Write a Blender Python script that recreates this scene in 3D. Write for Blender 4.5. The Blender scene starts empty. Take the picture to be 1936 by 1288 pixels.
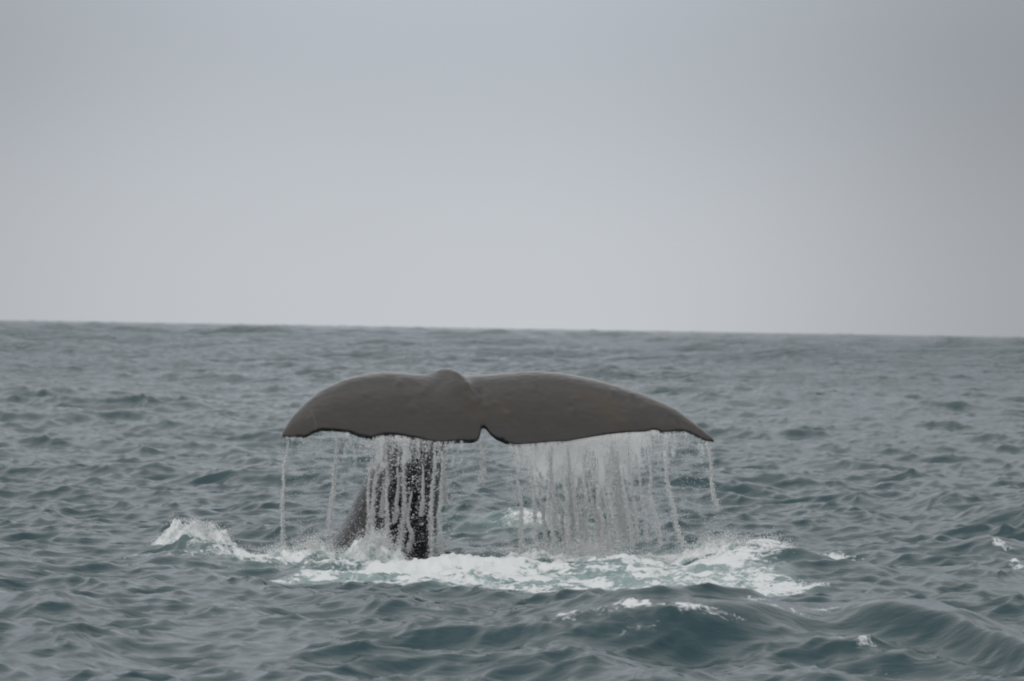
import bpy, math, random
import numpy as np
from mathutils import Vector, Matrix

random.seed(7)
RNG = np.random.default_rng(11)
SC = bpy.context.scene
COL = SC.collection

# ------------------------------------------------------------------ camera
CAM_Y, CAM_Z = -40.0, 2.14
F_PX = 8200.0                       # focal length in photo pixels (photo 1936 wide)
ROLL = math.radians(0.95)
PITCH = math.atan(24.0 / F_PX)
cd = bpy.data.cameras.new('camera')
cam = bpy.data.objects.new('camera', cd)
COL.objects.link(cam)
cd.sensor_width = 36.0
cd.lens = F_PX / 1936.0 * 36.0
cd.clip_start = 0.5
cd.clip_end = 20000
cam.matrix_world = (Matrix.Translation((0, CAM_Y, CAM_Z)) @
                    Matrix.Rotation(math.pi / 2 - PITCH, 4, 'X') @
                    Matrix.Rotation(ROLL, 4, 'Z'))
cd.dof.use_dof = True
cd.dof.focus_distance = 38.5
cd.dof.aperture_fstop = 5.0
SC.camera = cam

# ------------------------------------------------------------------ sky
SUN_EL, SUN_AZ = math.radians(40), math.radians(-145)   # azimuth from +Y towards +X
w = bpy.data.worlds.new('World')
SC.world = w
w.use_nodes = True
nt = w.node_tree
nt.nodes.clear()
N = nt.nodes.new
L = nt.links.new
out = N('ShaderNodeOutputWorld')
bg = N('ShaderNodeBackground')
bg.inputs['Strength'].default_value = 1.0
L(bg.outputs[0], out.inputs[0])
tc = N('ShaderNodeTexCoord')
sep = N('ShaderNodeSeparateXYZ')
L(tc.outputs['Generated'], sep.inputs[0])
ramp = N('ShaderNodeValToRGB')
ramp.color_ramp.interpolation = 'B_SPLINE'
els = [(0.0, (0.497, 0.522, 0.552)), (0.035, (0.462, 0.489, 0.528)), (0.075, (0.368, 0.393, 0.438)),
       (0.16, (0.70, 0.745, 0.80)), (0.40, (1.25, 1.30, 1.37)), (1.0, (2.45, 2.52, 2.62))]
cr = ramp.color_ramp
while len(cr.elements) < len(els):
    cr.elements.new(0.5)
for e, (p, c) in zip(cr.elements, els):
    e.position = p
    e.color = (*c, 1)
L(sep.outputs['Z'], ramp.inputs[0])
# soft cloud variation in the deck
mp = N('ShaderNodeMapping')
mp.inputs['Scale'].default_value = (1, 1, 1.6)
mp.inputs['Location'].default_value = (0.35, 0.0, 0.1)
L(tc.outputs['Generated'], mp.inputs[0])
nz = N('ShaderNodeTexNoise')
nz.inputs['Scale'].default_value = 4.0
nz.inputs['Detail'].default_value = 3.0
nz.inputs['Roughness'].default_value = 0.4
L(mp.outputs[0], nz.inputs['Vector'])
mr = N('ShaderNodeMapRange')
mr.inputs['From Min'].default_value = 0.3
mr.inputs['From Max'].default_value = 0.7
mr.inputs['To Min'].default_value = 0.90
mr.inputs['To Max'].default_value = 1.06
L(nz.outputs['Fac'], mr.inputs['Value'])
# paler spot low over the sea: lens vignette and cloud painted into sky colour
dist = N('ShaderNodeVectorMath')
dist.operation = 'DISTANCE'
az = math.radians(-1.7)
dist.inputs[1].default_value = (math.sin(az), math.cos(az), 0.014)
L(tc.outputs['Generated'], dist.inputs[0])
mr2 = N('ShaderNodeMapRange')
mr2.interpolation_type = 'SMOOTHERSTEP'
mr2.inputs['From Min'].default_value = 0.0
mr2.inputs['From Max'].default_value = 0.21
mr2.inputs['To Min'].default_value = 1.15
mr2.inputs['To Max'].default_value = 0.69
L(dist.outputs['Value'], mr2.inputs['Value'])
m1 = N('ShaderNodeMath'); m1.operation = 'MULTIPLY'
L(mr.outputs[0], m1.inputs[0]); L(mr2.outputs[0], m1.inputs[1])
mul = N('ShaderNodeVectorMath'); mul.operation = 'SCALE'
L(ramp.outputs[0], mul.inputs[0]); L(m1.outputs[0], mul.inputs['Scale'])
sky = N('ShaderNodeTexSky')
sky.sky_type = 'NISHITA'
sky.sun_disc = False
sky.sun_elevation = SUN_EL
sky.sun_rotation = SUN_AZ
skm = N('ShaderNodeVectorMath'); skm.operation = 'SCALE'
skm.inputs['Scale'].default_value = 0.06
L(sky.outputs[0], skm.inputs[0])
mixs = N('ShaderNodeMix'); mixs.data_type = 'RGBA'
mixs.inputs['Factor'].default_value = 0.95          # cloud cover
L(skm.outputs[0], mixs.inputs['A']); L(mul.outputs[0], mixs.inputs['B'])
L(mixs.outputs['Result'], bg.inputs['Color'])

# ------------------------------------------------------------------ sun (veiled by the overcast)
sd = bpy.data.lights.new('sun', 'SUN')
sd.energy = 1.3
sd.angle = math.radians(140)
sd.color = (1.0, 0.97, 0.93)
sun = bpy.data.objects.new('sun', sd)
COL.objects.link(sun)
dv = Vector((math.sin(SUN_AZ) * math.cos(SUN_EL), math.cos(SUN_AZ) * math.cos(SUN_EL), math.sin(SUN_EL)))
sun.rotation_euler = dv.to_track_quat('Z', 'Y').to_euler()

vs = SC.view_settings
vs.view_transform = 'Standard'
vs.look = 'None'
vs.exposure = 0.0
vs.gamma = 1.0
vs.use_curve_mapping = False
SC.cycles.use_denoising = True
SC.cycles.pixel_filter_type = 'BLACKMAN_HARRIS'
SC.cycles.filter_width = 2.1       # a soft lens
SC.cycles.max_bounces = 14
SC.cycles.diffuse_bounces = 12
SC.cycles.transmission_bounces = 12
SC.cycles.transparent_max_bounces = 48

# ------------------------------------------------------------------ helpers
CR, SR = math.cos(ROLL), math.sin(ROLL)

def at(px, py, d):
    """metres: where something seen at this spot of the photo stands at distance d"""
    u, v = px - 968.0, 644.0 - py
    a = (u * CR - v * SR) / F_PX
    b = (u * SR + v * CR) / F_PX
    b -= math.tan(PITCH)
    return np.array((a * d, CAM_Y + d, CAM_Z + b * d))

def ground(px, py, z=0.0):
    u, v = px - 968.0, 644.0 - py
    a = (u * CR - v * SR) / F_PX
    b = (u * SR + v * CR) / F_PX - math.tan(PITCH)
    d = (CAM_Z - z) / max(-b, 1e-5)
    return a * d, CAM_Y + d

def np_mesh(name, co, faces, smooth=True):
    me = bpy.data.meshes.new(name)
    co = np.asarray(co, dtype=np.float32)
    faces = np.asarray(faces, dtype=np.int32)
    nf, k = faces.shape
    me.vertices.add(len(co))
    me.vertices.foreach_set('co', co.ravel())
    me.loops.add(nf * k)
    me.loops.foreach_set('vertex_index', faces.ravel())
    me.polygons.add(nf)
    me.polygons.foreach_set('loop_start', np.arange(0, nf * k, k, dtype=np.int32))
    if smooth:
        me.polygons.foreach_set('use_smooth', np.ones(nf, dtype=bool))
    me.update(calc_edges=True)
    return me

def add(name, me, mat, **props):
    o = bpy.data.objects.new(name, me)
    COL.objects.link(o)
    if mat:
        me.materials.append(mat)
    for k, v in props.items():
        o[k] = v
    return o

def sstep(a, b, x):
    t = np.clip((x - a) / (b - a), 0, 1)
    return t * t * (3 - 2 * t)

def noise_tile(n, lo, hi, seed, expo=0.0):
    """periodic n x n noise, cycles between lo and hi per tile, unit rms"""
    r = np.random.default_rng(seed)
    f = np.fft.fftfreq(n, 1.0 / n)
    kx, ky = np.meshgrid(f, f, indexing='ij')
    k = np.hypot(kx, ky)
    m = ((k >= lo) & (k <= hi)) * np.where(k > 0, np.maximum(k, 1e-3) ** expo, 0)
    s = (r.normal(size=(n, n)) + 1j * r.normal(size=(n, n))) * m
    a = np.fft.ifft2(s).real
    return (a / a.std()).astype(np.float32)

def sample(tile, u, v):
    """bilinear lookup of a periodic tile, u v in tiles"""
    n = tile.shape[0]
    x = np.mod(u, 1.0) * n
    y = np.mod(v, 1.0) * n
    x0 = np.floor(x).astype(np.int64); y0 = np.floor(y).astype(np.int64)
    fx = x - x0; fy = y - y0
    x0 %= n; y0 %= n
    x1 = (x0 + 1) % n; y1 = (y0 + 1) % n
    return (tile[x0, y0] * (1 - fx) * (1 - fy) + tile[x1, y0] * fx * (1 - fy) +
            tile[x0, y1] * (1 - fx) * fy + tile[x1, y1] * fx * fy)

# ------------------------------------------------------------------ materials
def new_mat(name):
    m = bpy.data.materials.new(name)
    m.use_nodes = True
    t = m.node_tree
    return m, t, t.nodes['Principled BSDF'], t.nodes['Material Output']

def sea_material():
    m, t, p, o = new_mat('sea_water')
    n, l = t.nodes.new, t.links.new
    geo = n('ShaderNodeNewGeometry')
    # fine ripples
    mp = n('ShaderNodeMapping'); mp.inputs['Rotation'].default_value = (0, 0, 0.35)
    mp.inputs['Scale'].default_value = (0.7, 1.4, 1)
    l(geo.outputs['Position'], mp.inputs[0])
    n1 = n('ShaderNodeTexNoise'); n1.inputs['Scale'].default_value = 1.6
    n1.inputs['Detail'].default_value = 5; n1.inputs['Roughness'].default_value = 0.55
    n1.inputs['Distortion'].default_value = 0.6
    l(mp.outputs[0], n1.inputs['Vector'])
    n0 = n('ShaderNodeTexNoise'); n0.inputs['Scale'].default_value = 7.5
    n0.inputs['Detail'].default_value = 3; n0.inputs['Distortion'].default_value = 0.8
    l(mp.outputs[0], n0.inputs['Vector'])
    b0 = n('ShaderNodeBump'); b0.inputs['Strength'].default_value = 0.5; b0.inputs['Distance'].default_value = 0.012
    l(n0.outputs['Fac'], b0.inputs['Height'])
    b1 = n('ShaderNodeBump'); l(b0.outputs[0], b1.inputs['Normal']); b1.inputs['Strength'].default_value = 0.4
    b1.inputs['Distance'].default_value = 0.04
    l(n1.outputs['Fac'], b1.inputs['Height'])
    fa = n('ShaderNodeAttribute'); fa.attribute_name = 'open_sea'
    n2 = n('ShaderNodeTexNoise'); n2.inputs['Scale'].default_value = 0.85
    n2.inputs['Detail'].default_value = 4; n2.inputs['Roughness'].default_value = 0.5
    l(mp.outputs[0], n2.inputs['Vector'])
    b2 = n('ShaderNodeBump'); b2.inputs['Distance'].default_value = 0.55
    l(fa.outputs['Fac'], b2.inputs['Strength']); l(n2.outputs['Fac'], b2.inputs['Height'])
    l(b1.outputs[0], b2.inputs['Normal'])
    l(b2.outputs[0], p.inputs['Normal'])
    p.inputs['Roughness'].default_value = 0.09
    p.inputs['IOR'].default_value = 1.333
    # bubbles under the surface pale the water
    aer = n('ShaderNodeAttribute'); aer.attribute_name = 'aerated'
    mixa = n('ShaderNodeMix'); mixa.data_type = 'RGBA'
    mixa.inputs['A'].default_value = (0.013, 0.047, 0.058, 1)
    mixa.inputs['B'].default_value = (0.26, 0.37, 0.37, 1)
    l(aer.outputs['Fac'], mixa.inputs['Factor'])
    l(mixa.outputs['Result'], p.inputs['Base Color'])
    # foam: lacy patches
    fo = n('ShaderNodeAttribute'); fo.attribute_name = 'foam'
    mpf = n('ShaderNodeMapping'); mpf.inputs['Scale'].default_value = (1, 0.75, 1)
    l(geo.outputs['Position'], mpf.inputs[0])
    nf = n('ShaderNodeTexNoise'); nf.inputs['Scale'].default_value = 2.6
    nf.inputs['Detail'].default_value = 9; nf.inputs['Roughness'].default_value = 0.62
    nf.inputs['Distortion'].default_value = 1.2
    l(mpf.outputs[0], nf.inputs['Vector'])
    vo = n('ShaderNodeTexNoise'); vo.inputs['Scale'].default_value = 9.0
    vo.inputs['Detail'].default_value = 6; vo.inputs['Roughness'].default_value = 0.6
    vo.inputs['Distortion'].default_value = 2.2
    l(mpf.outputs[0], vo.inputs['Vector'])
    av = n('ShaderNodeMix'); av.data_type = 'FLOAT'; av.inputs['Factor'].default_value = 0.5
    l(nf.outputs['Fac'], av.inputs['A']); l(vo.outputs['Fac'], av.inputs['B'])
    ct = n('ShaderNodeMath'); ct.operation = 'MULTIPLY_ADD'; ct.inputs[1].default_value = 1.6; ct.inputs[2].default_value = -0.3
    l(av.outputs['Result'], ct.inputs[0])
    s = n('ShaderNodeMath'); s.operation = 'SUBTRACT'
    l(fo.outputs['Fac'], s.inputs[0]); l(ct.outputs[0], s.inputs[1])
    fr0 = n('ShaderNodeMapRange'); fr0.interpolation_type = 'SMOOTHSTEP'
    fr0.inputs['From Min'].default_value = -0.06; fr0.inputs['From Max'].default_value = 0.16
    l(s.outputs[0], fr0.inputs['Value'])
    gate = n('ShaderNodeMapRange'); gate.interpolation_type = 'SMOOTHSTEP'
    gate.inputs['From Min'].default_value = 0.12; gate.inputs['From Max'].default_value = 0.30
    l(fo.outputs['Fac'], gate.inputs['Value'])
    fr = n('ShaderNodeMath'); fr.operation = 'MULTIPLY'
    l(fr0.outputs[0], fr.inputs[0]); l(gate.outputs[0], fr.inputs[1])
    foam = n('ShaderNodeBsdfPrincipled')
    foam.inputs['Base Color'].default_value = (0.66, 0.685, 0.70, 1)
    foam.inputs['Roughness'].default_value = 0.7
    foam.inputs['Specular IOR Level'].default_value = 0.2
    fb = n('ShaderNodeBump'); fb.inputs['Strength'].default_value = 0.8; fb.inputs['Distance'].default_value = 0.05
    l(nf.outputs['Fac'], fb.inputs['Height']); l(fb.outputs[0], foam.inputs['Normal'])
    ms = n('ShaderNodeMixShader')
    l(fr.outputs[0], ms.inputs[0]); l(p.outputs[0], ms.inputs[1]); l(foam.outputs[0], ms.inputs[2])
    l(ms.outputs[0], o.inputs[0])
    return m

def skin_material():
    m, t, p, o = new_mat('wet_whale_skin')
    n, l = t.nodes.new, t.links.new
    tc = n('ShaderNodeTexCoord')
    n1 = n('ShaderNodeTexNoise'); n1.inputs['Scale'].default_value = 2.3
    n1.inputs['Detail'].default_value = 7; n1.inputs['Roughness'].default_value = 0.62
    n1.inputs['Distortion'].default_value = 0.5
    l(tc.outputs['Object'], n1.inputs['Vector'])
    r1 = n('ShaderNodeValToRGB')
    r1.color_ramp.elements[0].position = 0.46; r1.color_ramp.elements[0].color = (0.0235, 0.0215, 0.0212, 1)
    r1.color_ramp.elements[1].position = 0.68; r1.color_ramp.elements[1].color = (0.028, 0.0230, 0.0190, 1)
    l(n1.outputs['Fac'], r1.inputs[0])
    n2 = n('ShaderNodeTexNoise'); n2.inputs['Scale'].default_value = 9
    n2.inputs['Detail'].default_value = 6; n2.inputs['Roughness'].default_value = 0.7
    l(tc.outputs['Object'], n2.inputs['Vector'])
    mr = n('ShaderNodeMapRange'); mr.inputs['From Min'].default_value = 0.3; mr.inputs['From Max'].default_value = 0.7
    mr.inputs['To Min'].default_value = 0.82; mr.inputs['To Max'].default_value = 1.12
    l(n2.outputs['Fac'], mr.inputs['Value'])
    vm = n('ShaderNodeVectorMath'); vm.operation = 'SCALE'
    l(r1.outputs[0], vm.inputs[0]); l(mr.outputs[0], vm.inputs['Scale'])
    sa = n('ShaderNodeAttribute'); sa.attribute_name = 'stain'
    sc = n('ShaderNodeAttribute'); sc.attribute_name = 'scar'
    sm = n('ShaderNodeMath'); sm.operation = 'MULTIPLY'
    l(sa.outputs['Fac'], sm.inputs[0]); l(mr.outputs[0], sm.inputs[1])
    x1 = n('ShaderNodeMix'); x1.data_type = 'RGBA'; x1.inputs['B'].default_value = (0.032, 0.0225, 0.0145, 1)
    l(sm.outputs[0], x1.inputs['Factor']); l(vm.outputs[0], x1.inputs['A'])
    x2 = n('ShaderNodeMix'); x2.data_type = 'RGBA'; x2.inputs['B'].default_value = (0.055, 0.050, 0.040, 1)
    l(sc.outputs['Fac'], x2.inputs['Factor']); l(x1.outputs['Result'], x2.inputs['A'])
    l(x2.outputs['Result'], p.inputs['Base Color'])
    rr = n('ShaderNodeMapRange'); rr.inputs['To Min'].default_value = 0.26; rr.inputs['To Max'].default_value = 0.38
    l(n2.outputs['Fac'], rr.inputs['Value']); l(rr.outputs[0], p.inputs['Roughness'])
    p.inputs['IOR'].default_value = 1.38
    p.inputs['Specular IOR Level'].default_value = 0.3
    p.inputs['Coat Weight'].default_value = 0.85
    p.inputs['Coat Roughness'].default_value = 0.14
    p.inputs['Coat IOR'].default_value = 1.33
    n3 = n('ShaderNodeTexNoise'); n3.inputs['Scale'].default_value = 26
    n3.inputs['Detail'].default_value = 4
    l(tc.outputs['Object'], n3.inputs['Vector'])
    b = n('ShaderNodeBump'); b.inputs['Strength'].default_value = 0.2; b.inputs['Distance'].default_value = 0.003
    l(n3.outputs['Fac'], b.inputs['Height']); l(b.outputs[0], p.inputs['Normal'])
    return m

def drop_material(name, base):
    m, t, p, o = new_mat(name)
    n, l = t.nodes.new, t.links.new
    p.inputs['Base Color'].default_value = (*base, 1)
    p.inputs['Roughness'].default_value = 0.25
    p.inputs['IOR'].default_value = 1.333
    tr = n('ShaderNodeBsdfTranslucent'); tr.inputs[0].default_value = (*base, 1)
    ms = n('ShaderNodeMixShader'); ms.inputs[0].default_value = 0.45
    l(p.outputs[0], ms.inputs[1]); l(tr.outputs[0], ms.inputs[2]); l(ms.outputs[0], o.inputs[0])
    return m

def froth_material():
    m, t, p, o = new_mat('froth')
    n, l = t.nodes.new, t.links.new
    geo = n('ShaderNodeNewGeometry')
    nf = n('ShaderNodeTexNoise'); nf.inputs['Scale'].default_value = 7
    nf.inputs['Detail'].default_value = 7; nf.inputs['Roughness'].default_value = 0.7
    l(geo.outputs['Position'], nf.inputs['Vector'])
    r = n('ShaderNodeValToRGB')
    r.color_ramp.elements[0].position = 0.36; r.color_ramp.elements[0].color = (0.22, 0.31, 0.32, 1)
    r.color_ramp.elements[1].position = 0.54; r.color_ramp.elements[1].color = (0.84, 0.86, 0.87, 1)
    l(nf.outputs['Fac'], r.inputs[0]); l(r.outputs[0], p.inputs['Base Color'])
    p.inputs['Roughness'].default_value = 0.55
    b = n('ShaderNodeBump'); b.inputs['Strength'].default_value = 0.9; b.inputs['Distance'].default_value = 0.06
    l(nf.outputs['Fac'], b.inputs['Height']); l(b.outputs[0], p.inputs['Normal'])
    return m

MAT_SEA = sea_material()
MAT_SKIN = skin_material()
MAT_DROP = drop_material('spray_water', (0.975, 0.985, 0.99))
MAT_FROTH = froth_material()

# ------------------------------------------------------------------ the sea
# bands of wind waves: (tile metres, wavelengths from, to, rms height, tile rotation)
BANDS = [(211.0, 8.0, 60.0, 0.125, 0.15), (61.0, 2.4, 8.0, 0.045, -0.21),
         (23.7, 0.75, 2.4, 0.034, 0.37), (7.3, 0.14, 0.75, 0.0130, -0.44)]
WIND = math.radians(248)          # direction the waves run, from +X
CHOP = -1.15

def wave_tiles(size, lo, hi, rms, rot, seed, n=512):
    r = np.random.default_rng(seed)
    f = np.fft.fftfreq(n, 1.0 / n) * 2 * math.pi / size
    kx, ky = np.meshgrid(f, f, indexing='ij')
    k = np.hypot(kx, ky); k[0, 0] = 1
    lam = 2 * math.pi / k
    band = ((lam >= lo) & (lam <= hi)).astype(float)
    ang = np.arctan2(ky, kx) - (WIND - rot)
    spread = 0.13 + np.maximum(np.cos(ang), 0) ** 2 + 0.25 * np.maximum(np.cos(ang - 1.1), 0) ** 4
    amp = band * spread * k ** -1.55
    s = (r.normal(size=(n, n)) + 1j * r.normal(size=(n, n))) * amp
    s[0, 0] = 0
    h = np.fft.ifft2(s)
    g = rms / h.real.std()
    dx = np.fft.ifft2(-1j * s * kx / k).real * g
    dy = np.fft.ifft2(-1j * s * ky / k).real * g
    return (h.real * g).astype(np.float32), dx.astype(np.float32), dy.astype(np.float32)

TILES = [wave_tiles(*b, seed=21 + i) for i, b in enumerate(BANDS)]

def waves(x, y, res):
    """height and sideways shift of the wind waves; res: mesh spacing there"""
    dz = np.zeros_like(x); ox = np.zeros_like(x); oy = np.zeros_like(x)
    far = sstep(90, 500, np.hypot(x, y - CAM_Y))                        # open-sea swell beyond
    lee = 1 - 0.65 * np.exp(-((y + 4) / 15) ** 4 - (x / 12) ** 4)      # flatter water round the tail
    for (size, lo, hi, rms, rot), (h, tx, ty) in zip(BANDS, TILES):
        c, s = math.cos(rot), math.sin(rot)
        u = (c * x - s * y) / size; v = (s * x + c * y) / size
        mid = math.sqrt(lo * hi)
        a = 1.0 - (sstep(mid * 1.0, mid * 4.0, res) if lo < 8 else 0)
        if lo > 2:
            a = a * lee
        if lo >= 8:
            a = a * (1 + 3.0 * far)
        dz += a * sample(h, u, v)
        ax = sample(tx, u, v); ay = sample(ty, u, v)
        ox += CHOP * a * (c * ax + s * ay)
        oy += CHOP * a * (-s * ax + c * ay)
    return dz, ox, oy

FOAM_N = noise_tile(512, 3, 90, 5, -1.1)
LUMP_N = noise_tile(512, 4, 40, 6, -1.2)

def ell(x, y, px, py, wx, wy, z=0.0, rot=0.0):
    """soft elliptic spot on the water; centre by photo place, half sizes in metres"""
    cx, cy = ground(px, py, z)
    c, s = math.cos(rot), math.sin(rot)
    X = ((x - cx) * c + (y - cy) * s) / wx
    Y = (-(x - cx) * s + (y - cy) * c) / wy
    return np.exp(-(X * X + Y * Y))

def ridge(x, y, pts, front, back):
    """a crest line through photo places with heights; steep towards the viewer"""
    g = [(*ground(px, py, h), h) for px, py, h in pts]
    xs = np.array([p[0] for p in g]); ys = np.array([p[1] for p in g]); hs = np.array([p[2] for p in g])
    gx = np.linspace(xs[0] - 1, xs[-1] + 2, 500)
    kr = np.hanning(61); kr /= kr.sum()
    sm = lambda a: np.convolve(np.pad(a, 30, mode='edge'), kr, 'valid')
    yc = np.interp(x, gx, sm(np.interp(gx, xs, ys)))
    hc = np.interp(x, gx, sm(np.interp(gx, xs, hs, left=0, right=hs[-1])), left=0)
    d = y - yc
    return hc * np.where(d < 0, np.exp(-(d / front) ** 2), np.exp(-(d / back) ** 2)), d, hc

def sea_surface(x, y, res):
    dz, ox, oy = waves(x, y, res)
    near = (np.abs(x) < 9) & (y > -18) & (y < 14)
    foam = np.zeros_like(x); aer = np.zeros_like(x)
    X, Y = x[near], y[near]
    z = np.zeros_like(X); fm = np.zeros_like(X)
    ln = sample(LUMP_N, X / 3.1, Y / 3.1)
    fn = sample(FOAM_N, X / 5.3, Y / 5.3)
    # long crest in front, to the right
    h, d, hc = ridge(X, Y, [(800, 1215, 0.0), (960, 1185, 0.13), (1130, 1160, 0.24), (1260, 1142, 0.31), (1390, 1140, 0.31),
                            (1500, 1158, 0.22), (1570, 1158, 0.20), (1650, 1136, 0.32), (1740, 1142, 0.31), (1850, 1175, 0.24),
                            (1960, 1225, 0.16)], 0.52, 1.6)
    z += h
    calm = np.clip(h / 0.22, 0, 1) * (1 - sstep(-0.1, 0.5, d))
    # broken crest line, left half of the ridge
    crest = np.exp(-((d - 0.12) / 0.16) ** 2)
    xl, _ = ground(860, 1190); xm, _ = ground(1250, 1150)
    fm += (0.20 + 0.12 * fn) * crest * sstep(xl, xl + 0.8, X) * (1 - sstep(xm, xm + 0.3, X)) * sstep(0.0, 0.15, hc)
    fm += 0.28 * np.exp(-((d + 0.45) / 0.25) ** 2) * sstep(xl + 0.9, xl + 1.3, X) * (1 - sstep(xm - 0.2, xm + 0.2, X))
    broken = np.exp(-((d + 0.1) / 0.4) ** 2) * sstep(xl, xl + 0.5, X) * (1 - sstep(xm - 0.2, xm + 0.3, X))
    z += 0.014 * ln * broken
    fm += (0.26 + 0.10 * fn) * broken
    x2, _ = ground(1700, 1140, .2)
    fm += (0.54 + 0.12 * fn) * np.exp(-((d + 0.02) / 0.5) ** 2) * sstep(x2, x2 + 0.9, X)
    # the wake of the tail: broad foam band
    bx0, _ = ground(470, 1095); bx1, _ = ground(1560, 1110)
    c_y = np.interp(X, [ground(q, r)[0] for q, r in ((470, 1096), (700, 1090), (900, 1094), (1150, 1097), (1500, 1104))],
                    [ground(q, r)[1] for q, r in ((470, 1096), (700, 1090), (900, 1094), (1150, 1097), (1500, 1104))])
    half = np.interp(X, [ground(q, 1095)[0] for q in (470, 640, 850, 1000, 1300, 1480, 1580)], [0.6, 1.1, 2.1, 2.7, 2.8, 2.4, 0.8])
    band = np.clip(1 - ((Y - c_y) / half) ** 2, 0, 1) * sstep(bx0 - .3, bx0 + .7, X) * (1 - sstep(bx1 - .9, bx1 + .2, X))
    fm += np.clip(2.2 * band, 0, 1) * (0.545 + 0.12 * fn)
    a = 0.75 * band ** 0.7
    # foam lines running the length of the band
    z += 0.014 * band * ln
    z += 0.07 * ell(X, Y, 920, 1075, 0.9, 0.35) + 0.07 * ell(X, Y, 1150, 1075, 0.7, 0.4) + 0.06 * ell(X, Y, 1380, 1085, 0.7, 0.4)
    # broken water under the falling curtain
    c1 = ell(X, Y, 1180, 1050, 1.6, 1.2); c2 = ell(X, Y, 700, 1070, 1.1, 0.9)
    fm += 0.60 * np.clip(1.3 * c1, 0, 1) + 0.56 * np.clip(1.2 * c2, 0, 1); a += 0.45 * c1 + 0.4 * c2
    z += 0.018 * ln * (c1 + c2)
    # swell thrown up left of the tail
    s1 = ell(X, Y, 372, 1042, 0.42, 0.55); s1b = ell(X, Y, 470, 1055, 0.75, 0.6); s1c = ell(X, Y, 280, 1062, 0.7, 0.5)
    z += 0.05 * s1 + 0.08 * s1b + 0.06 * s1c
    z += 0.022 * ln * (s1 + s1b)
    fm += 0.62 * s1 + 0.54 * s1b + 0.46 * s1c + 0.42 * ell(X, Y, 150, 1070, 1.1, 0.35) + 0.5 * ell(X, Y, 40, 1068, 0.3, 0.3)
    a += 0.4 * s1 + 0.35 * s1b
    # ridge right of the curtain
    r1 = ell(X, Y, 1470, 1066, 0.38, 0.6, 0.0, 0.3); r2 = ell(X, Y, 1360, 1072, 0.6, 0.5)
    z += 0.20 * r1 + 0.09 * r2 + 0.10 * ell(X, Y, 1600, 1085, 0.4, 0.5)
    fm += 0.42 * r1 + 0.58 * r2 + 0.52 * ell(X, Y, 1530, 1055, 0.55, 0.35) + 0.40 * ell(X, Y, 1580, 1105, 0.6, 0.5)
    a += 0.3 * r2
    # foam behind the tail
    b1 = ell(X, Y, 970, 1003, 0.6, 0.9); b2 = ell(X, Y, 1080, 1012, 0.7, 0.9)
    z += 0.12 * b1 + 0.10 * b2
    fm += 0.43 * b1 + 0.43 * b2; a += 0.35 * (b1 + b2)
    # flecks in front and at the right
    for px, py, wx, wy, g in ((1560, 1215, .35, .4, .42), (1640, 1245, .3, .5, .50), (1690, 1270, .25, .4, .47), (1440, 1222, .4, .2, .43),
                              (1710, 1180, .12, .15, .46), (1905, 1050, .2, .5, .5), (1925, 1075, .2, .5, .52), (1870, 1150, .6, .4, .46),
                              (1880, 1200, .4, .35, .5), (1350, 1232, .4, .15, .42), (1650, 1190, .2, .2, .42)):
        fm += (g + 0.09) * ell(X, Y, px, py, wx, wy)
    # slope rising at the right edge
    z += 0.28 * ell(X, Y, 1960, 1005, 0.9, 1.6) + 0.12 * ell(X, Y, 1860, 1045, 0.8, 0.8)
    k = (1 - 0.75 * calm) * (1 - 0.35 * np.clip(band * 2, 0, 1))
    zz = dz[near]; zz = zz * k + z
    dz[near] = zz
    ox[near] *= k; oy[near] *= k
    foam[near] = fm; aer[near] = np.clip(a, 0, 1)
    return dz, ox, oy, foam, aer

def build_sea():
    fine = np.linspace(-0.165, 0.165, 650)
    side = 0.165 + (math.pi - 0.165) * (np.linspace(0, 1, 26)[1:] ** 2.2)
    th = np.concatenate([-side[::-1], fine, side[:-1]])
    rows = [2.0]
    while rows[-1] < 9000:
        r = rows[-1]
        if r < 23.5:
            d = 0.35 if r < 22 else 0.15
        elif r < 46:
            d = 0.07
        else:
            d = 0.07 * (r / 46.0) ** 1.55
        rows.append(r + d)
    rr = np.array(rows)
    T, R = np.meshgrid(th, rr, indexing='ij')
    nT, nR = T.shape
    x = (np.sin(T) * R).ravel()
    y = (np.cos(T) * R).ravel() + CAM_Y
    dr = np.gradient(rr)
    dth = np.gradient(th)
    res = np.maximum(np.broadcast_to(dr[None, :], T.shape) * 0.6, dth[:, None] * R).ravel()
    dz, ox, oy, foam, aer = sea_surface(x, y, res)
    co = np.stack([x + ox, y + oy, dz], 1)
    i = np.arange(nT)[:, None] * nR + np.arange(nR - 1)[None, :]
    j = ((np.arange(nT) + 1) % nT)[:, None] * nR + np.arange(nR - 1)[None, :]
    f = np.stack([i, j, j + 1, i + 1], -1).reshape(-1, 4)
    me = np_mesh('sea', co, f)
    for nm, a in (('foam', foam), ('aerated', aer), ('open_sea', sstep(70, 260, np.hypot(x, y - CAM_Y)))):
        at_ = me.attributes.new(nm, 'FLOAT', 'POINT')
        at_.data.foreach_set('value', a.astype(np.float32))
    return add('sea', me, MAT_SEA, kind='structure')

build_sea()

def sea_height(x, y):
    x = np.asarray(x, float).ravel(); y = np.asarray(y, float).ravel()
    return sea_surface(x, y, np.full(x.shape, 0.04))[0]

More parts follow.
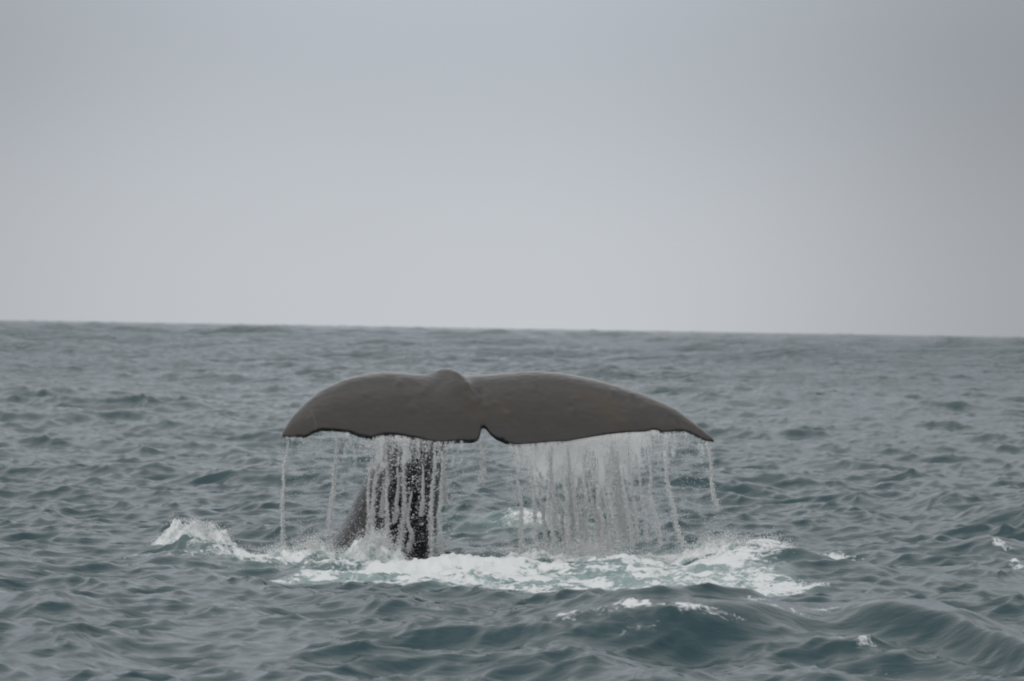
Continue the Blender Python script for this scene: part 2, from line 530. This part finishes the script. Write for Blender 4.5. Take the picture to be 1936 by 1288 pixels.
# ------------------------------------------------------------------ the whale's tail
D_TE = 40.25        # how far the trailing and leading edge stand from the boat
TOP = [(531.6, 821.5), (535.6, 812), (547.5, 790.7), (571, 765.7), (595, 745.5), (619, 731), (642.5, 720.6), (666, 712),
       (702, 705), (728, 703.5), (761, 705), (804, 708), (840, 709.5), (880, 709), (916, 708.7), (937, 707), (974.5, 703.5),
       (1019, 701.7), (1061.5, 704), (1099, 711), (1136, 719.6), (1173, 731), (1210.5, 743), (1248, 758), (1272.7, 769),
       (1297.5, 786.7), (1322, 806.6), (1342, 822.7), (1350, 831.4)]
BOT = [(531.6, 824), (534, 827.5), (552, 827), (569, 825), (573.6, 827), (583, 824), (592.6, 819), (607, 815.4), (633, 816.8), (661.5, 820),
       (680.6, 826), (702, 829), (711.4, 827), (728, 824), (749.5, 824.6), (773, 828), (797, 832), (816, 836), (840, 837),
       (868, 835), (889.6, 836), (902, 834.6), (907, 831), (909.5, 825), (911, 815), (913, 811), (917, 815), (924, 823), (936, 831), (954.7, 837.6),
       (977, 842.6), (1004, 841), (1039, 837.6), (1074, 836), (1113.7, 829), (1148, 823.5), (1185.7, 819.8), (1220.5, 818.5),
       (1234, 815), (1243, 816), (1257.8, 819.5), (1285, 817), (1300, 819), (1315, 825), (1327, 831.4), (1340, 835), (1347, 835), (1350, 833)]

def fluke_mesh():
    xs = np.linspace(532.2, 1349.4, 620)
    tx, ty = np.array(TOP).T; bx, by = np.array(BOT).T
    top = np.interp(xs, tx, ty); bot = np.interp(xs, bx, by) - 2.5
    ker = np.ones(13) / 13
    pad = np.pad(top, 6, mode='edge')
    top = np.convolve(pad, ker, 'valid'); top[:6] = np.interp(xs[:6], tx, ty); top[-6:] = np.interp(xs[-6:], tx, ty)
    bsm = np.interp(xs, bx, by)                       # trailing edge without the notch, for thickness
    nv = 40
    v = np.linspace(0, 1, nv)
    co = []; ring = 2 * nv
    ref = np.interp(xs, [532, 600, 700, 900, 980, 1150, 1250, 1350], [826, 824, 832, 838, 842, 826, 820, 833])
    for x, zt, zb, zr in zip(xs, top, bot, ref):
        h = max(zr - zt, 3.0)
        hb = max(zb - zt, 3.0)
        chord = 0.84 * min(1.0, (h / 128.0)) ** 0.9      # depth of the section in metres
        vend = min(1.0, (hb / h)) ** 0.62 if hb < h else 1.0
        yaw = (x - 912) / 205.0 * 0.05
        dte = D_TE + yaw + 0.10 * abs((x - 912) / 400.0) ** 1.5
        tip = min(1.0, (x - 531) / 60.0, (1351 - x) / 60.0)
        tmax = (0.075 + 0.10 * math.exp(-((x - 885) / 90.0) ** 2)) * max(tip, 0.0) ** 0.6 * min(1, h / 110.0) + 0.012
        dors = []
        for q in v:
            qq = q * vend
            s = 1.0 - qq
            # depth from leading edge (back) to trailing edge (front)
            dep = dte + chord * s
            lift = 1 - qq ** 2.15
            # slight hollow before the trailing edge, rounded leading edge
            g = lift - 0.02 * math.sin(math.pi * min(1, qq)) ** 2
            py = zt + (zr - zt) * (1 - g) if hb < h else zt + (zb - zt) * (1 - g)
            p_ = at(x, py, dep)
            # keel of the tail stock running down to the notch
            xr = 842 + 70 * min(1, qq) ** 0.8
            wr = 16 - 5 * qq + (11 if x < xr else 0)
            kr_ = 0.074 * max(0.0, 1 - (qq / 0.95) ** 1.3) * math.exp(-((x - xr) / wr) ** 2)
            dors.append(p_ + np.array((0, -0.35, 0.94)) * kr_)
        dors = np.array(dors)
        # leading edge rolls over at the back
        tan = np.gradient(dors, axis=0)
        nrm = np.stack([np.zeros(nv), tan[:, 2], -tan[:, 1]], 1)
        nrm /= np.linalg.norm(nrm, axis=1)[:, None] + 1e-9
        nrm *= np.where(nrm[:, 2:3] > 0, -1, 1)       # pointing down / under
        th = tmax * (1.45 * np.sqrt(v + 1e-4) - 0.9 * v - 0.45 * v ** 2 + 0.0) / 0.55
        th = np.maximum(th, 0.0) * 0.9 + np.minimum(0.046, 0.02 + 0.5 * tmax) * sstep(0, 0.15, v)
        ven = dors + nrm * th[:, None]
        co.append(np.concatenate([dors, ven[::-1]]))
    co = np.array(co)
    n = len(xs)
    c = co.reshape(-1, 3)
    i = np.arange(n - 1)[:, None] * ring
    k = np.arange(ring)[None, :]
    k2 = (k + 1) % ring
    f = np.stack([i + k, i + k2, i + ring + k2, i + ring + k], -1).reshape(-1, 4).tolist()
    f.append(list(range(ring))[::-1])
    f.append([(n - 1) * ring + q for q in range(ring)])
    return c, f

def sweep(sections, nr=48, sub=12):
    """tube through (px, py, dist, half width m, half depth m) sections, laid by Catmull-Rom"""
    P = np.array([[*at(a, b, d), w_, dp] for a, b, d, w_, dp in sections])
    Q = []
    for i in range(len(P) - 1):
        p0 = P[max(i - 1, 0)]; p1 = P[i]; p2 = P[i + 1]; p3 = P[min(i + 2, len(P) - 1)]
        for t in np.linspace(0, 1, sub, endpoint=False):
            Q.append(0.5 * (2 * p1 + (p2 - p0) * t + (2 * p0 - 5 * p1 + 4 * p2 - p3) * t * t + (3 * p1 - p0 - 3 * p2 + p3) * t ** 3))
    Q.append(P[-1]); Q = np.array(Q)
    tan = np.gradient(Q[:, :3], axis=0)
    tan /= np.linalg.norm(tan, axis=1)[:, None]
    co = []
    a = np.linspace(0, 2 * math.pi, nr, endpoint=False)
    for q, t in zip(Q, tan):
        side = np.cross(t, (0, 1, 0)) if abs(t[1]) < 0.6 else np.cross(t, (0, 0, -1))
        side = np.array((1.0, 0, 0)) - t * t[0]
        side /= np.linalg.norm(side)
        up = np.cross(side, t)
        co.append(q[:3] + side * (np.cos(a) * q[3])[:, None] + up * (np.sin(a) * q[4])[:, None])
    n = len(Q); c = np.array(co).reshape(-1, 3)
    i = np.arange(n - 1)[:, None] * nr; k = np.arange(nr)[None, :]; k2 = (k + 1) % nr
    f = np.stack([i + k, i + k2, i + nr + k2, i + nr + k], -1).reshape(-1, 4).tolist()
    f.append(list(range(nr))[::-1]); f.append([(n - 1) * nr + q for q in range(nr)])
    return c, f

def build_whale():
    parts = [fluke_mesh(),
             sweep([(690, 1180, 42.3, .80, .75), (715, 1090, 42.15, .62, .66), (735, 1020, 42.0, .475, .56), (754, 950, 41.85, .40, .48),
                    (771, 890, 41.72, .335, .42), (785, 840, 41.6, .285, .36), (803, 790, 41.45, .235, .30), (826, 752, 41.22, .18, .2),
                    (842, 734, 40.95, .15, .14), (856, 748, 40.8, .11, .07)])]
    vs_, fs = [], []
    for c, f in parts:
        o = len(vs_)
        vs_.extend(c.tolist()); fs.extend([[q + o for q in ff] for ff in f])
    me = bpy.data.meshes.new('tail_raw')
    me.from_pydata(vs_, [], fs)
    import bmesh
    bm = bmesh.new(); bm.from_mesh(me)
    bmesh.ops.recalc_face_normals(bm, faces=bm.faces)
    bm.to_mesh(me); bm.free()
    o = bpy.data.objects.new('tail_raw', me)
    COL.objects.link(o)
    r = o.modifiers.new('remesh', 'REMESH'); r.mode = 'VOXEL'; r.voxel_size = 0.0115; r.use_smooth_shade = True
    s = o.modifiers.new('smooth', 'SMOOTH'); s.factor = 0.5; s.iterations = 5
    dg = bpy.context.evaluated_depsgraph_get()
    me2 = bpy.data.meshes.new_from_object(o.evaluated_get(dg))
    bpy.data.objects.remove(o); bpy.data.meshes.remove(me)
    me2.name = 'whale'
    # blend the keel of the tail stock into the flukes
    n = len(me2.vertices)
    co = np.empty(n * 3, np.float32); me2.vertices.foreach_get('co', co); co = co.reshape(-1, 3).astype(np.float64)
    ed = np.empty(len(me2.edges) * 2, np.int32); me2.edges.foreach_get('vertices', ed); ed = ed.reshape(-1, 2)
    a_, b_ = at(838, 715, 41.0), at(900, 790, 40.4)
    ab = b_ - a_
    tt = np.clip(((co - a_) @ ab) / (ab @ ab), 0, 1)
    dd = np.linalg.norm(co - (a_ + tt[:, None] * ab), axis=1)
    wt = 0.9 * (1 - sstep(0.16, 0.42, dd)) * sstep(40.25, 40.4, co[:, 1] - CAM_Y)
    idx = wt > 0.01
    deg = np.bincount(ed.ravel(), minlength=n)
    sel = idx[ed[:, 0]] | idx[ed[:, 1]]
    es = ed[sel]
    for _ in range(14):
        for q in range(3):
            acc = np.bincount(es[:, 0], co[es[:, 1], q], n) + np.bincount(es[:, 1], co[es[:, 0], q], n)
            co[idx, q] += wt[idx] * (acc[idx] / deg[idx] - co[idx, q])
    me2.vertices.foreach_set('co', co.astype(np.float32).ravel())
    me2.update()
    # scars, knobs and low relief
    n = len(me2.vertices)
    co = np.empty(n * 3, np.float32); me2.vertices.foreach_get('co', co); co = co.reshape(-1, 3)
    no = np.empty(n * 3, np.float32); me2.vertices.foreach_get('normal', no); no = no.reshape(-1, 3)
    disp = np.zeros(n)
    t1 = noise_tile(256, 3, 14, 31, -1.0); t2 = noise_tile(256, 12, 60, 32, -0.6)
    u, vv = co[:, 0] / 4.6, (co[:, 2] + co[:, 1] * 0.7) / 4.6
    disp += 0.002 * sample(t1, u, vv) + 0.0007 * sample(t2, u, vv)
    front = no[:, 1] < 0.1
    for px, py, rad, amp in [(752, 724, .035, .014), (803, 738, .045, .014), (771, 748, .03, .007), (780, 771, .04, .012), (760, 786, .12, -.007),
                             (882, 727, .04, .012), (903, 757, .05, .012), (916, 768, .035, .010), (912, 745, .04, -.01), (957, 785, .04, .012),
                             (1078, 768, .03, -.012), (1158, 741, .03, .011), (1195, 747, .03, .011), (1068, 792, .06, .009), (1175, 800, .05, .010),
                             (889, 830, .022, -.022), (950, 830, .024, -.028), (880, 829, .016, -.015), (893, 775, .06, -.012), (1246, 790, .05, -.010),
                             (925, 745, .05, .008), (935, 762, .03, .009), (1010, 735, .03, .006), (690, 745, .03, .006), (640, 780, .04, -.006),
                             (870, 800, .10, .010), (830, 806, .14, -.010), (1110, 760, .06, -.005), (1222, 765, .04, .008), (985, 720, .04, -.006)]:
        p = at(px, py, 40.6)
        d2 = (co[:, 0] - p[0]) ** 2 + (co[:, 2] - p[2]) ** 2
        disp += 0.8 * amp * np.exp(-d2 / (rad * rad)) * front
    co += no * disp[:, None]
    def seg(a0, a1, wid):
        A, B = at(*a0, 40.6)[[0, 2]], at(*a1, 40.6)[[0, 2]]
        P = co[:, [0, 2]]; ab2 = B - A
        q = np.clip(((P - A) @ ab2) / (ab2 @ ab2), 0, 1)
        return np.exp(-(np.linalg.norm(P - (A + q[:, None] * ab2), axis=1) / wid) ** 2) * front
    stain = (0.9 * seg((1085, 735), (1150, 770), .07) + 0.8 * seg((1150, 775), (1170, 795), .09) + 0.7 * seg((885, 740), (900, 790), .07)
             + 0.6 * seg((1030, 790), (1055, 770), .05) + 0.6 * seg((625, 772), (650, 765), .07) + 0.5 * seg((1280, 800), (1320, 812), .05)
             + 0.6 * seg((930, 755), (960, 790), .05) + 0.5 * seg((800, 735), (825, 745), .05) + 0.5 * seg((960, 712), (1060, 708), .04)
             + 0.4 * seg((570, 800), (610, 800), .07))
    scar = sum(seg((x0, y0), (x1, y1), .007) for x0, y0, x1, y1 in
               ((590, 774, 592, 783), (594, 785, 597, 790), (584, 788, 590, 785), (598, 796, 601, 803), (580, 792, 583, 789), (599, 806, 600, 811)))
    for nm, arr in (('stain', stain), ('scar', scar)):
        a_t = me2.attributes.new(nm, 'FLOAT', 'POINT'); a_t.data.foreach_set('value', np.clip(arr, 0, 1).astype(np.float32))
    me2.vertices.foreach_set('co', co.ravel())
    me2.polygons.foreach_set('use_smooth', np.ones(len(me2.polygons), dtype=bool))
    me2.update()
    return add('whale', me2, MAT_SKIN, label='grey brown whale tail with wide notched flukes lifted out of the sea', category='whale')

build_whale()

# ------------------------------------------------------------------ falling water
OCT = np.array([(1, 0, 0), (-1, 0, 0), (0, 1, 0), (0, -1, 0), (0, 0, 1), (0, 0, -1)], float)
OCT_F = np.array([(0, 2, 4), (2, 1, 4), (1, 3, 4), (3, 0, 4), (2, 0, 5), (1, 2, 5), (3, 1, 5), (0, 3, 5)])

TET = np.array([(1, 1, 1), (1, -1, -1), (-1, 1, -1), (-1, -1, 1)], float) / 1.45
TET_F = np.array([(0, 1, 2), (0, 3, 1), (0, 2, 3), (1, 3, 2)])

def drops_mesh(name, pos, rad, stretch):
    """small water drops: pos n x 3, rad n, stretch n x 3"""
    n = len(pos)
    a = RNG.uniform(0, math.pi, n)
    ca, sa = np.cos(a), np.sin(a)
    base = np.broadcast_to(TET, (n, 4, 3)).copy()
    base *= RNG.uniform(0.7, 1.3, (n, 4, 1))
    bx = base[:, :, 0] * ca[:, None] - base[:, :, 1] * sa[:, None]
    by = base[:, :, 0] * sa[:, None] + base[:, :, 1] * ca[:, None]
    v = np.stack([bx, by, base[:, :, 2]], -1) * (rad[:, None] * stretch)[:, None, :] + pos[:, None, :]
    f = (TET_F[None] + (np.arange(n) * 4)[:, None, None]).reshape(-1, 3)
    return np_mesh(name, v.reshape(-1, 3), f)

bx_, by_ = np.array(BOT).T
def edge(px):
    return np.interp(px, bx_, by_)
def drift(px):
    """metres sideways per metre of fall"""
    return np.interp(px, [530, 640, 800, 950, 1150, 1350], [-0.03, -0.05, -0.03, 0.08, 0.10, 0.22])

def fall_point(px, fall, d):
    """where water that left the edge at px is after falling that many metres"""
    p = at(px, edge(px), d)
    return np.array((p[0] + drift(px) * fall * (0.4 + 0.6 * min(fall, 1.2)), p[1], p[2] - fall))

# the named streams: place on the trailing edge, start and end of the fall, thickness, label
STREAMS = [(545, .02, 1.15, .010, 'thin broken stream falling from the blunt fluke tip'),
           (637, .02, 1.05, .016, 'lone beaded stream falling between the blunt fluke tip and the tail stock'),
           (765, .02, 1.05, .017, 'white stream winding down the middle of the dark tail stock'),
           (822, .02, 1.15, .017, 'white stream running down the dark tail stock just below the notch side'),
           (712, .05, 1.10, .014, 'white stream running down the sloping edge of the tail stock'),
           (908, .03, 0.42, .013, 'short white dribble falling from the fluke notch'),
           (977, .15, 1.10, .013, 'thin stream at the notch side edge of the falling curtain'),
           (1003, .25, 1.10, .018, 'thick white stream just inside the notch side of the curtain'),
           (1258, .02, 1.05, .014, 'slanting stream falling alone between the curtain and the pointed fluke tip'),
           (1222, .05, 1.05, .010, 'thin slanting stream beside the outer edge of the curtain'),
           (1337, .02, 0.60, .010, 'short dribble falling from the pointed fluke tip')]
CURT = [(1035, .1, 1.0, .011), (1062, .2, 1.1, .016), (1080, .25, 1.1, .018), (1098, .3, 1.05, .013), (1128, .2, 1.0, .012),
        (1150, .1, 1.0, .026), (1157, .02, 1.0, .020), (1042, .02, .8, .014), (1072, .02, .9, .014), (1120, .1, 1.05, .02), (1088, .6, 1.15, .02), (1015, .3, 1.1, .012), (1135, .5, 1.1, .01), (1175, .3, 1.05, .012), (1200, .2, 1.0, .009), (1104, .05, .7, .01), (1166, .15, 1.0, .018), (1185, .05, 1.0, .012), (1050, .5, 1.15, .012), (1110, .4, 1.1, .015)]

STOCK = [(703, .2, 1.1, .008), (729, .05, .75, .009), (738, .4, 1.1, .010), (753, .3, .8, .008), (783, .5, 1.05, .008),
         (801, .25, .7, .007), (836, .1, 1.05, .011), (846, .05, .6, .008)]

def stream_mesh(px, f0, f1, thick, seed):
    r = np.random.default_rng(seed)
    n = 110
    t = np.linspace(f0, f1, n)
    d = D_TE + 0.02 + r.uniform(-0.03, 0.06)
    wob = np.cumsum(r.normal(0, 1, n)); wob = np.convolve(np.pad(wob, 8, mode='edge'), np.ones(17) / 17, 'valid')
    wob = (wob - np.linspace(wob[0], wob[-1], n)) * 0.0035
    wy = np.roll(wob, 17) * 0.7
    rad = 0.5 * thick * np.clip(0.40 + 0.5 * np.convolve(np.pad(r.normal(0, 1, n), 3, mode='wrap'), np.ones(7) / 7 * 2.6, 'valid'), 0.03, 1.3)
    rad *= sstep(f0 - 0.01, f0 + 0.08, t) * (1 - 0.6 * sstep(f1 - 0.1, f1, t)) + 0.05
    k = 6
    a = np.linspace(0, 2 * math.pi, k, endpoint=False)
    co = []
    cen = []
    for i in range(n):
        p = fall_point(px, t[i], d) + (wob[i], wy[i], 0)
        cen.append(p)
        co.append(p + np.stack([np.cos(a) * rad[i], np.sin(a) * rad[i], r.normal(0, .002, k)], 1))
    co = np.array(co).reshape(-1, 3)
    i = np.arange(n - 1)[:, None] * k; q = np.arange(k)[None, :]; q2 = (q + 1) % k
    f = np.stack([i + q, i + q2, i + k + q2, i + k + q], -1).reshape(-1, 4)
    f = np.concatenate([f[:, [0, 1, 2]], f[:, [0, 2, 3]]])
    # beads torn off around it
    nb = 1700
    cen = np.array(cen)
    s = r.uniform(0, 1, nb) ** 0.8
    c = cen[(s * (n - 1)).astype(int)]
    spread = thick * (0.3 + 1.0 * s)
    pos = c + np.stack([r.normal(0, 1, nb) * spread, r.normal(0, 1, nb) * spread, r.normal(0, .01, nb)], 1)
    rb = 0.0026 + 0.0055 * r.random(nb) ** 3
    base = np.broadcast_to(TET, (nb, 4, 3)) * r.uniform(.7, 1.3, (nb, 4, 1)) * (rb[:, None] * np.array((1.4, 1, 1.2)))[:, None, :] + pos[:, None, :]
    fb = (TET_F[None] + (np.arange(nb) * 4)[:, None, None]).reshape(-1, 3) + len(co)
    return np_mesh('water_stream', np.concatenate([co, base.reshape(-1, 3)]), np.concatenate([f, fb]))

for i, (px, f0, f1, th, lab) in enumerate(STREAMS):
    add('water_stream', stream_mesh(px, f0, f1, th * 0.9, 50 + i), MAT_DROP, label=lab, category='water stream',
        group='streams of water falling from the flukes')
for i, (px, f0, f1, th) in enumerate(CURT):
    add('water_stream', stream_mesh(px, f0, f1, th * 0.8, 90 + i), MAT_DROP,
        label='white strand within the dense curtain pouring off the pointed fluke', category='water stream',
        group='strands of the falling curtain')

for i, (px, f0, f1, th) in enumerate(STOCK):
    add('water_stream', stream_mesh(px, f0, f1, th, 130 + i), MAT_DROP,
        label='fine white trickle streaking down over the dark tail stock', category='water stream',
        group='trickles over the tail stock')

def falling_drops():
    P, R, S = [], [], []
    # veil: how much water leaves each stretch of the edge
    dx_ = np.array([533, 560, 600, 640, 680, 700, 740, 800, 850, 870, 900, 912, 955, 965, 1000, 1060, 1150, 1195, 1215, 1260, 1310, 1330, 1348])
    dw = np.array([.3, .25, .5, .6, 1.0, 1.6, 1.8, 1.6, 1.0, .5, .35, .12, .1, 2.0, 2.9, 3.0, 3.0, 2.6, 1.2, 1.0, .5, .7, .4])
    grid = np.linspace(533, 1348, 1200)
    wgt = np.interp(grid, dx_, dw)
    streak = noise_tile(256, 4, 90, 77, -0.35)
    n = 30000
    # rejection: clumps in (edge place, fall)
    px = RNG.choice(grid, n * 3, p=wgt / wgt.sum()) + RNG.normal(0, 1.2, n * 3)
    px = np.clip(px, 533, 1348)
    left = px < 700
    fall = 0.008 + np.where(RNG.random(n * 3) < 0.5, RNG.exponential(0.30, n * 3), RNG.uniform(0, 1.2, n * 3))
    a = sample(streak, px / 820.0, fall * 0.10 + 0.3)                  # long streaks
    b = sample(streak, px / 420.0 + 0.37, fall * 0.9)                  # torn patches
    keep = RNG.random(n * 3) < 1 / (1 + np.exp(-(0.55 + 3.0 * (0.75 * a + 0.65 * b) * sstep(0.0, 0.5, fall) + 0.9 * (1 - sstep(0, .35, fall)) - 0.6)))
    px, fall = px[keep][:n], fall[keep][:n]
    ok = fall < 1.25
    px, fall = px[ok], fall[ok]
    m = len(px)
    u = px - 968.0; vv = 644.0 - edge(px)
    d = D_TE + 0.05 * np.abs(RNG.normal(0, 1, m)) + (px - 912) / 205 * .05 + 0.05 * RNG.normal(0, 1, m) * (0.3 + fall)
    X = (u * CR - vv * SR) / F_PX * d
    Z = CAM_Z + ((u * SR + vv * CR) / F_PX - math.tan(PITCH)) * d - fall
    X = X + drift(px) * fall * (0.4 + 0.6 * np.minimum(fall, 1.2)) + RNG.normal(0, .012, m) * fall
    pos = np.stack([X, CAM_Y + d, Z], 1)
    rad = 0.0020 + 0.0018 * RNG.random(m) ** 2 + 0.0028 * (RNG.random(m) < 0.06)
    stock = (px > 690) & (px < 860)                       # bigger gouts tumble down before the tail stock
    rad = np.where(stock & (RNG.random(m) < 0.10), RNG.uniform(.004, .010, m), rad)
    st = np.stack([np.full(m, 1.35), np.full(m, 1.0), np.full(m, 1.0)], 1)
    return drops_mesh('water_droplets', pos, rad, st)

def veil_material():
    m, t, p, o = new_mat('falling_film')
    n, l = t.nodes.new, t.links.new
    fl = n('ShaderNodeAttribute'); fl.attribute_name = 'flow'
    de = n('ShaderNodeAttribute'); de.attribute_name = 'film'
    def nz(sc, detail):
        mp = n('ShaderNodeMapping'); mp.inputs['Scale'].default_value = sc
        l(fl.outputs['Vector'], mp.inputs[0])
        q = n('ShaderNodeTexNoise'); q.inputs['Scale'].default_value = 1.0
        q.inputs['Detail'].default_value = detail; q.inputs['Roughness'].default_value = 0.6
        l(mp.outputs[0], q.inputs['Vector'])
        return q
    st = nz((17, 1.1, 9), 5)            # long vertical threads
    br = nz((40, 13, 9), 5)             # torn into drops
    mx = n('ShaderNodeMix'); mx.data_type = 'FLOAT'; mx.inputs['Factor'].default_value = 0.5
    l(st.outputs['Fac'], mx.inputs['A']); l(br.outputs['Fac'], mx.inputs['B'])
    sb = n('ShaderNodeMath'); sb.operation = 'SUBTRACT'
    l(de.outputs['Fac'], sb.inputs[0]); l(mx.outputs['Result'], sb.inputs[1])
    mr = n('ShaderNodeMapRange'); mr.interpolation_type = 'SMOOTHSTEP'
    mr.inputs['From Min'].default_value = -0.04; mr.inputs['From Max'].default_value = 0.13
    mr.inputs['To Max'].default_value = 0.78
    l(sb.outputs[0], mr.inputs['Value'])
    p.inputs['Base Color'].default_value = (0.975, 0.985, 0.99, 1)
    p.inputs['Roughness'].default_value = 0.3
    p.inputs['IOR'].default_value = 1.333
    tr = n('ShaderNodeBsdfTranslucent'); tr.inputs[0].default_value = (0.975, 0.985, 0.99, 1)
    a = n('ShaderNodeMixShader'); a.inputs[0].default_value = 0.5
    l(p.outputs[0], a.inputs[1]); l(tr.outputs[0], a.inputs[2])
    cl = n('ShaderNodeBsdfTransparent')
    b = n('ShaderNodeMixShader')
    l(mr.outputs[0], b.inputs[0]); l(cl.outputs[0], b.inputs[1]); l(a.outputs[0], b.inputs[2])
    l(b.outputs[0], o.inputs[0])
    return m

MAT_VEIL = veil_material()

def veil_mesh(px0, px1, seed):
    """films of water hanging from a stretch of the edge, three behind one another"""
    VX = np.array([533, 545, 560, 590, 640, 690, 720, 800, 850, 880, 907, 914, 955, 966, 1000, 1060, 1150, 1195, 1215, 1260, 1310, 1335, 1348])
    VD = np.array([.30, .48, .36, .42, .45, .52, .56, .52, .47, .40, .42, .20, .20, .56, .66, .69, .69, .66, .57, .55, .47, .52, .30])
    t = noise_tile(256, 2, 30, seed, -1.0)
    V, F, FLOW, DEN = [], [], [], []
    off = 0
    for k in range(3):
        xs = np.arange(px0, px1 + 1, 2.5); fs = np.linspace(0.0, 1.18, 64)
        PX, FA = np.meshgrid(xs, fs, indexing='ij')
        px, fa = PX.ravel(), FA.ravel()
        fold = sample(t, px / 700.0 + 0.31 * k, fa * 0.12 + 0.2 * k)
        d = D_TE + 0.012 + 0.035 * k + (px - 912) / 205 * .05 + 0.03 * fold * sstep(0, .5, fa) + 0.10 * np.abs((px - 912) / 400.0) ** 1.5
        u = px - 968.0; vv = 644.0 - edge(px) + 2.0
        X = (u * CR - vv * SR) / F_PX * d + drift(px) * fa * (0.4 + 0.6 * np.minimum(fa, 1.2)) + 0.02 * sample(t, px / 500.0, fa * .2 + .5 + k * .2) * fa
        Z = CAM_Z + ((u * SR + vv * CR) / F_PX - math.tan(PITCH)) * d - fa
        V.append(np.stack([X, CAM_Y + d, Z], 1))
        big = sample(t, px / 300.0 + .17 * k, fa * 0.35 + 0.4)
        reach = 0.55 + 0.35 * sstep(.45, .7, np.interp(px, VX, VD))
        den = np.interp(px, VX, VD) * (1 - 0.47 * sstep(0.02, reach, fa)) + 0.06 * big - 0.05 * k
        den -= 0.22 * (1 - sstep(985, 1012, px)) * (px > 930) * sstep(0.10, 0.45, fa)
        den -= 0.25 * sstep(0.95, 1.18, fa)
        den -= 0.3 * (1 - sstep(px0, px0 + 6, px)) + 0.3 * sstep(px1 - 6, px1, px)
        DEN.append(den)
        FLOW.append(np.stack([px / 205.0, fa, np.full_like(px, 3.7 * k)], 1))
        nx, nf = PX.shape
        i = np.arange(nx - 1)[:, None] * nf + np.arange(nf - 1)[None, :] + off
        F.append(np.stack([i, i + 1, i + nf + 1, i + nf], -1).reshape(-1, 4))
        off += nx * nf
    me = np_mesh('water_veil', np.concatenate(V), np.concatenate(F))
    a = me.attributes.new('film', 'FLOAT', 'POINT'); a.data.foreach_set('value', np.concatenate(DEN).astype(np.float32))
    a = me.attributes.new('flow', 'FLOAT_VECTOR', 'POINT'); a.data.foreach_set('vector', np.concatenate(FLOW).astype(np.float32).ravel())
    return me

add('water_veil', veil_mesh(533, 910, 201), MAT_VEIL, label='thin torn veil of water falling from the blunt fluke before the tail stock',
    category='water veil')
add('water_veil', veil_mesh(915, 1349, 202), MAT_VEIL, label='dense white curtain of water pouring off the longer pointed fluke',
    category='water veil')

add('water_droplets', falling_drops(), MAT_DROP, kind='stuff',
    label='veil of fine white droplets raining from the fluke edge', category='droplets')

# ------------------------------------------------------------------ splashes
def splash(px, py, d, wx, wy, h, label, seed, nspray, spray_h, lean=0.0):
    r = np.random.default_rng(seed)
    c = at(px, py, d)
    na, nr = 160, 60
    ang = np.linspace(0, 2 * math.pi, na, endpoint=False)
    q = np.linspace(0, 1, nr)
    A, Q = np.meshgrid(ang, q, indexing='ij')
    t = noise_tile(256, 2, 50, seed, -1.45)
    out = 1 + 0.20 * sample(t, np.cos(A) * .12 + .3, np.sin(A) * .12 + .6)
    X = np.cos(A) * Q * wx * out; Y = np.sin(A) * Q * wy * out
    prof = (1 - Q ** 2) ** 1.1
    nz_ = sample(t, X / 1.7, Y / 1.7)
    lvl = sea_height(X + c[0], Y + c[1]).reshape(X.shape)
    Z = lvl * (1 - 0.7 * prof) + h * prof * (1 + 0.20 * nz_) + 0.018 * nz_ * prof ** 0.5 - 0.09 * (1 - prof)
    co = np.stack([X + c[0], Y + c[1], Z], -1).reshape(-1, 3)
    i = np.arange(na)[:, None] * nr + np.arange(nr - 1)[None, :]
    j = ((np.arange(na) + 1) % na)[:, None] * nr + np.arange(nr - 1)[None, :]
    f = np.stack([i, i + 1, j + 1, j], -1).reshape(-1, 4)
    root = bpy.data.objects.new('splash', None)
    COL.objects.link(root)
    root.location = (c[0], c[1], 0)
    root['label'] = label; root['category'] = 'splash'
    off = np.array((c[0], c[1], 0))
    o = add('froth', np_mesh('froth', co - off, f), MAT_FROTH); o.parent = root
    # spray thrown off it
    k = r.integers(0, len(co), nspray)
    base = co[k] - off
    up = np.abs(r.normal(0, 1, nspray)) * spray_h * np.clip((base[:, 2] + .1) / h, .15, 1.2)
    pos = base + np.stack([r.normal(0, .03, nspray) + lean * up, r.normal(0, .03, nspray), up], 1)
    rad = r.uniform(.0025, .006, nspray)
    m = drops_mesh('spray', pos, rad, np.ones((nspray, 3)))
    s = add('spray', m, MAT_DROP, kind='stuff'); s.parent = root

splash(375, 1040, 41.0, .48, .55, .23, 'foaming white mound thrown up apart from the tail beside the blunt fluke side', 61, 3500, .022)
splash(712, 1066, 39.8, .42, .38, .15, 'white splash bursting against the foot of the tail stock', 62, 7000, .06, .2)
splash(1375, 1062, 40.1, .60, .40, .13, 'spray blown up at the far end of the foam below the pointed fluke', 63, 6000, .045, .3)
splash(1110, 1060, 40.15, 1.05, .35, .07, 'low line of spray where the dense curtain lands in the sea', 64, 9000, .06, .1)
splash(590, 1075, 39.6, .55, .30, .06, 'low froth trailing off beside the tail stock under the blunt fluke', 65, 3000, .05, -.1)
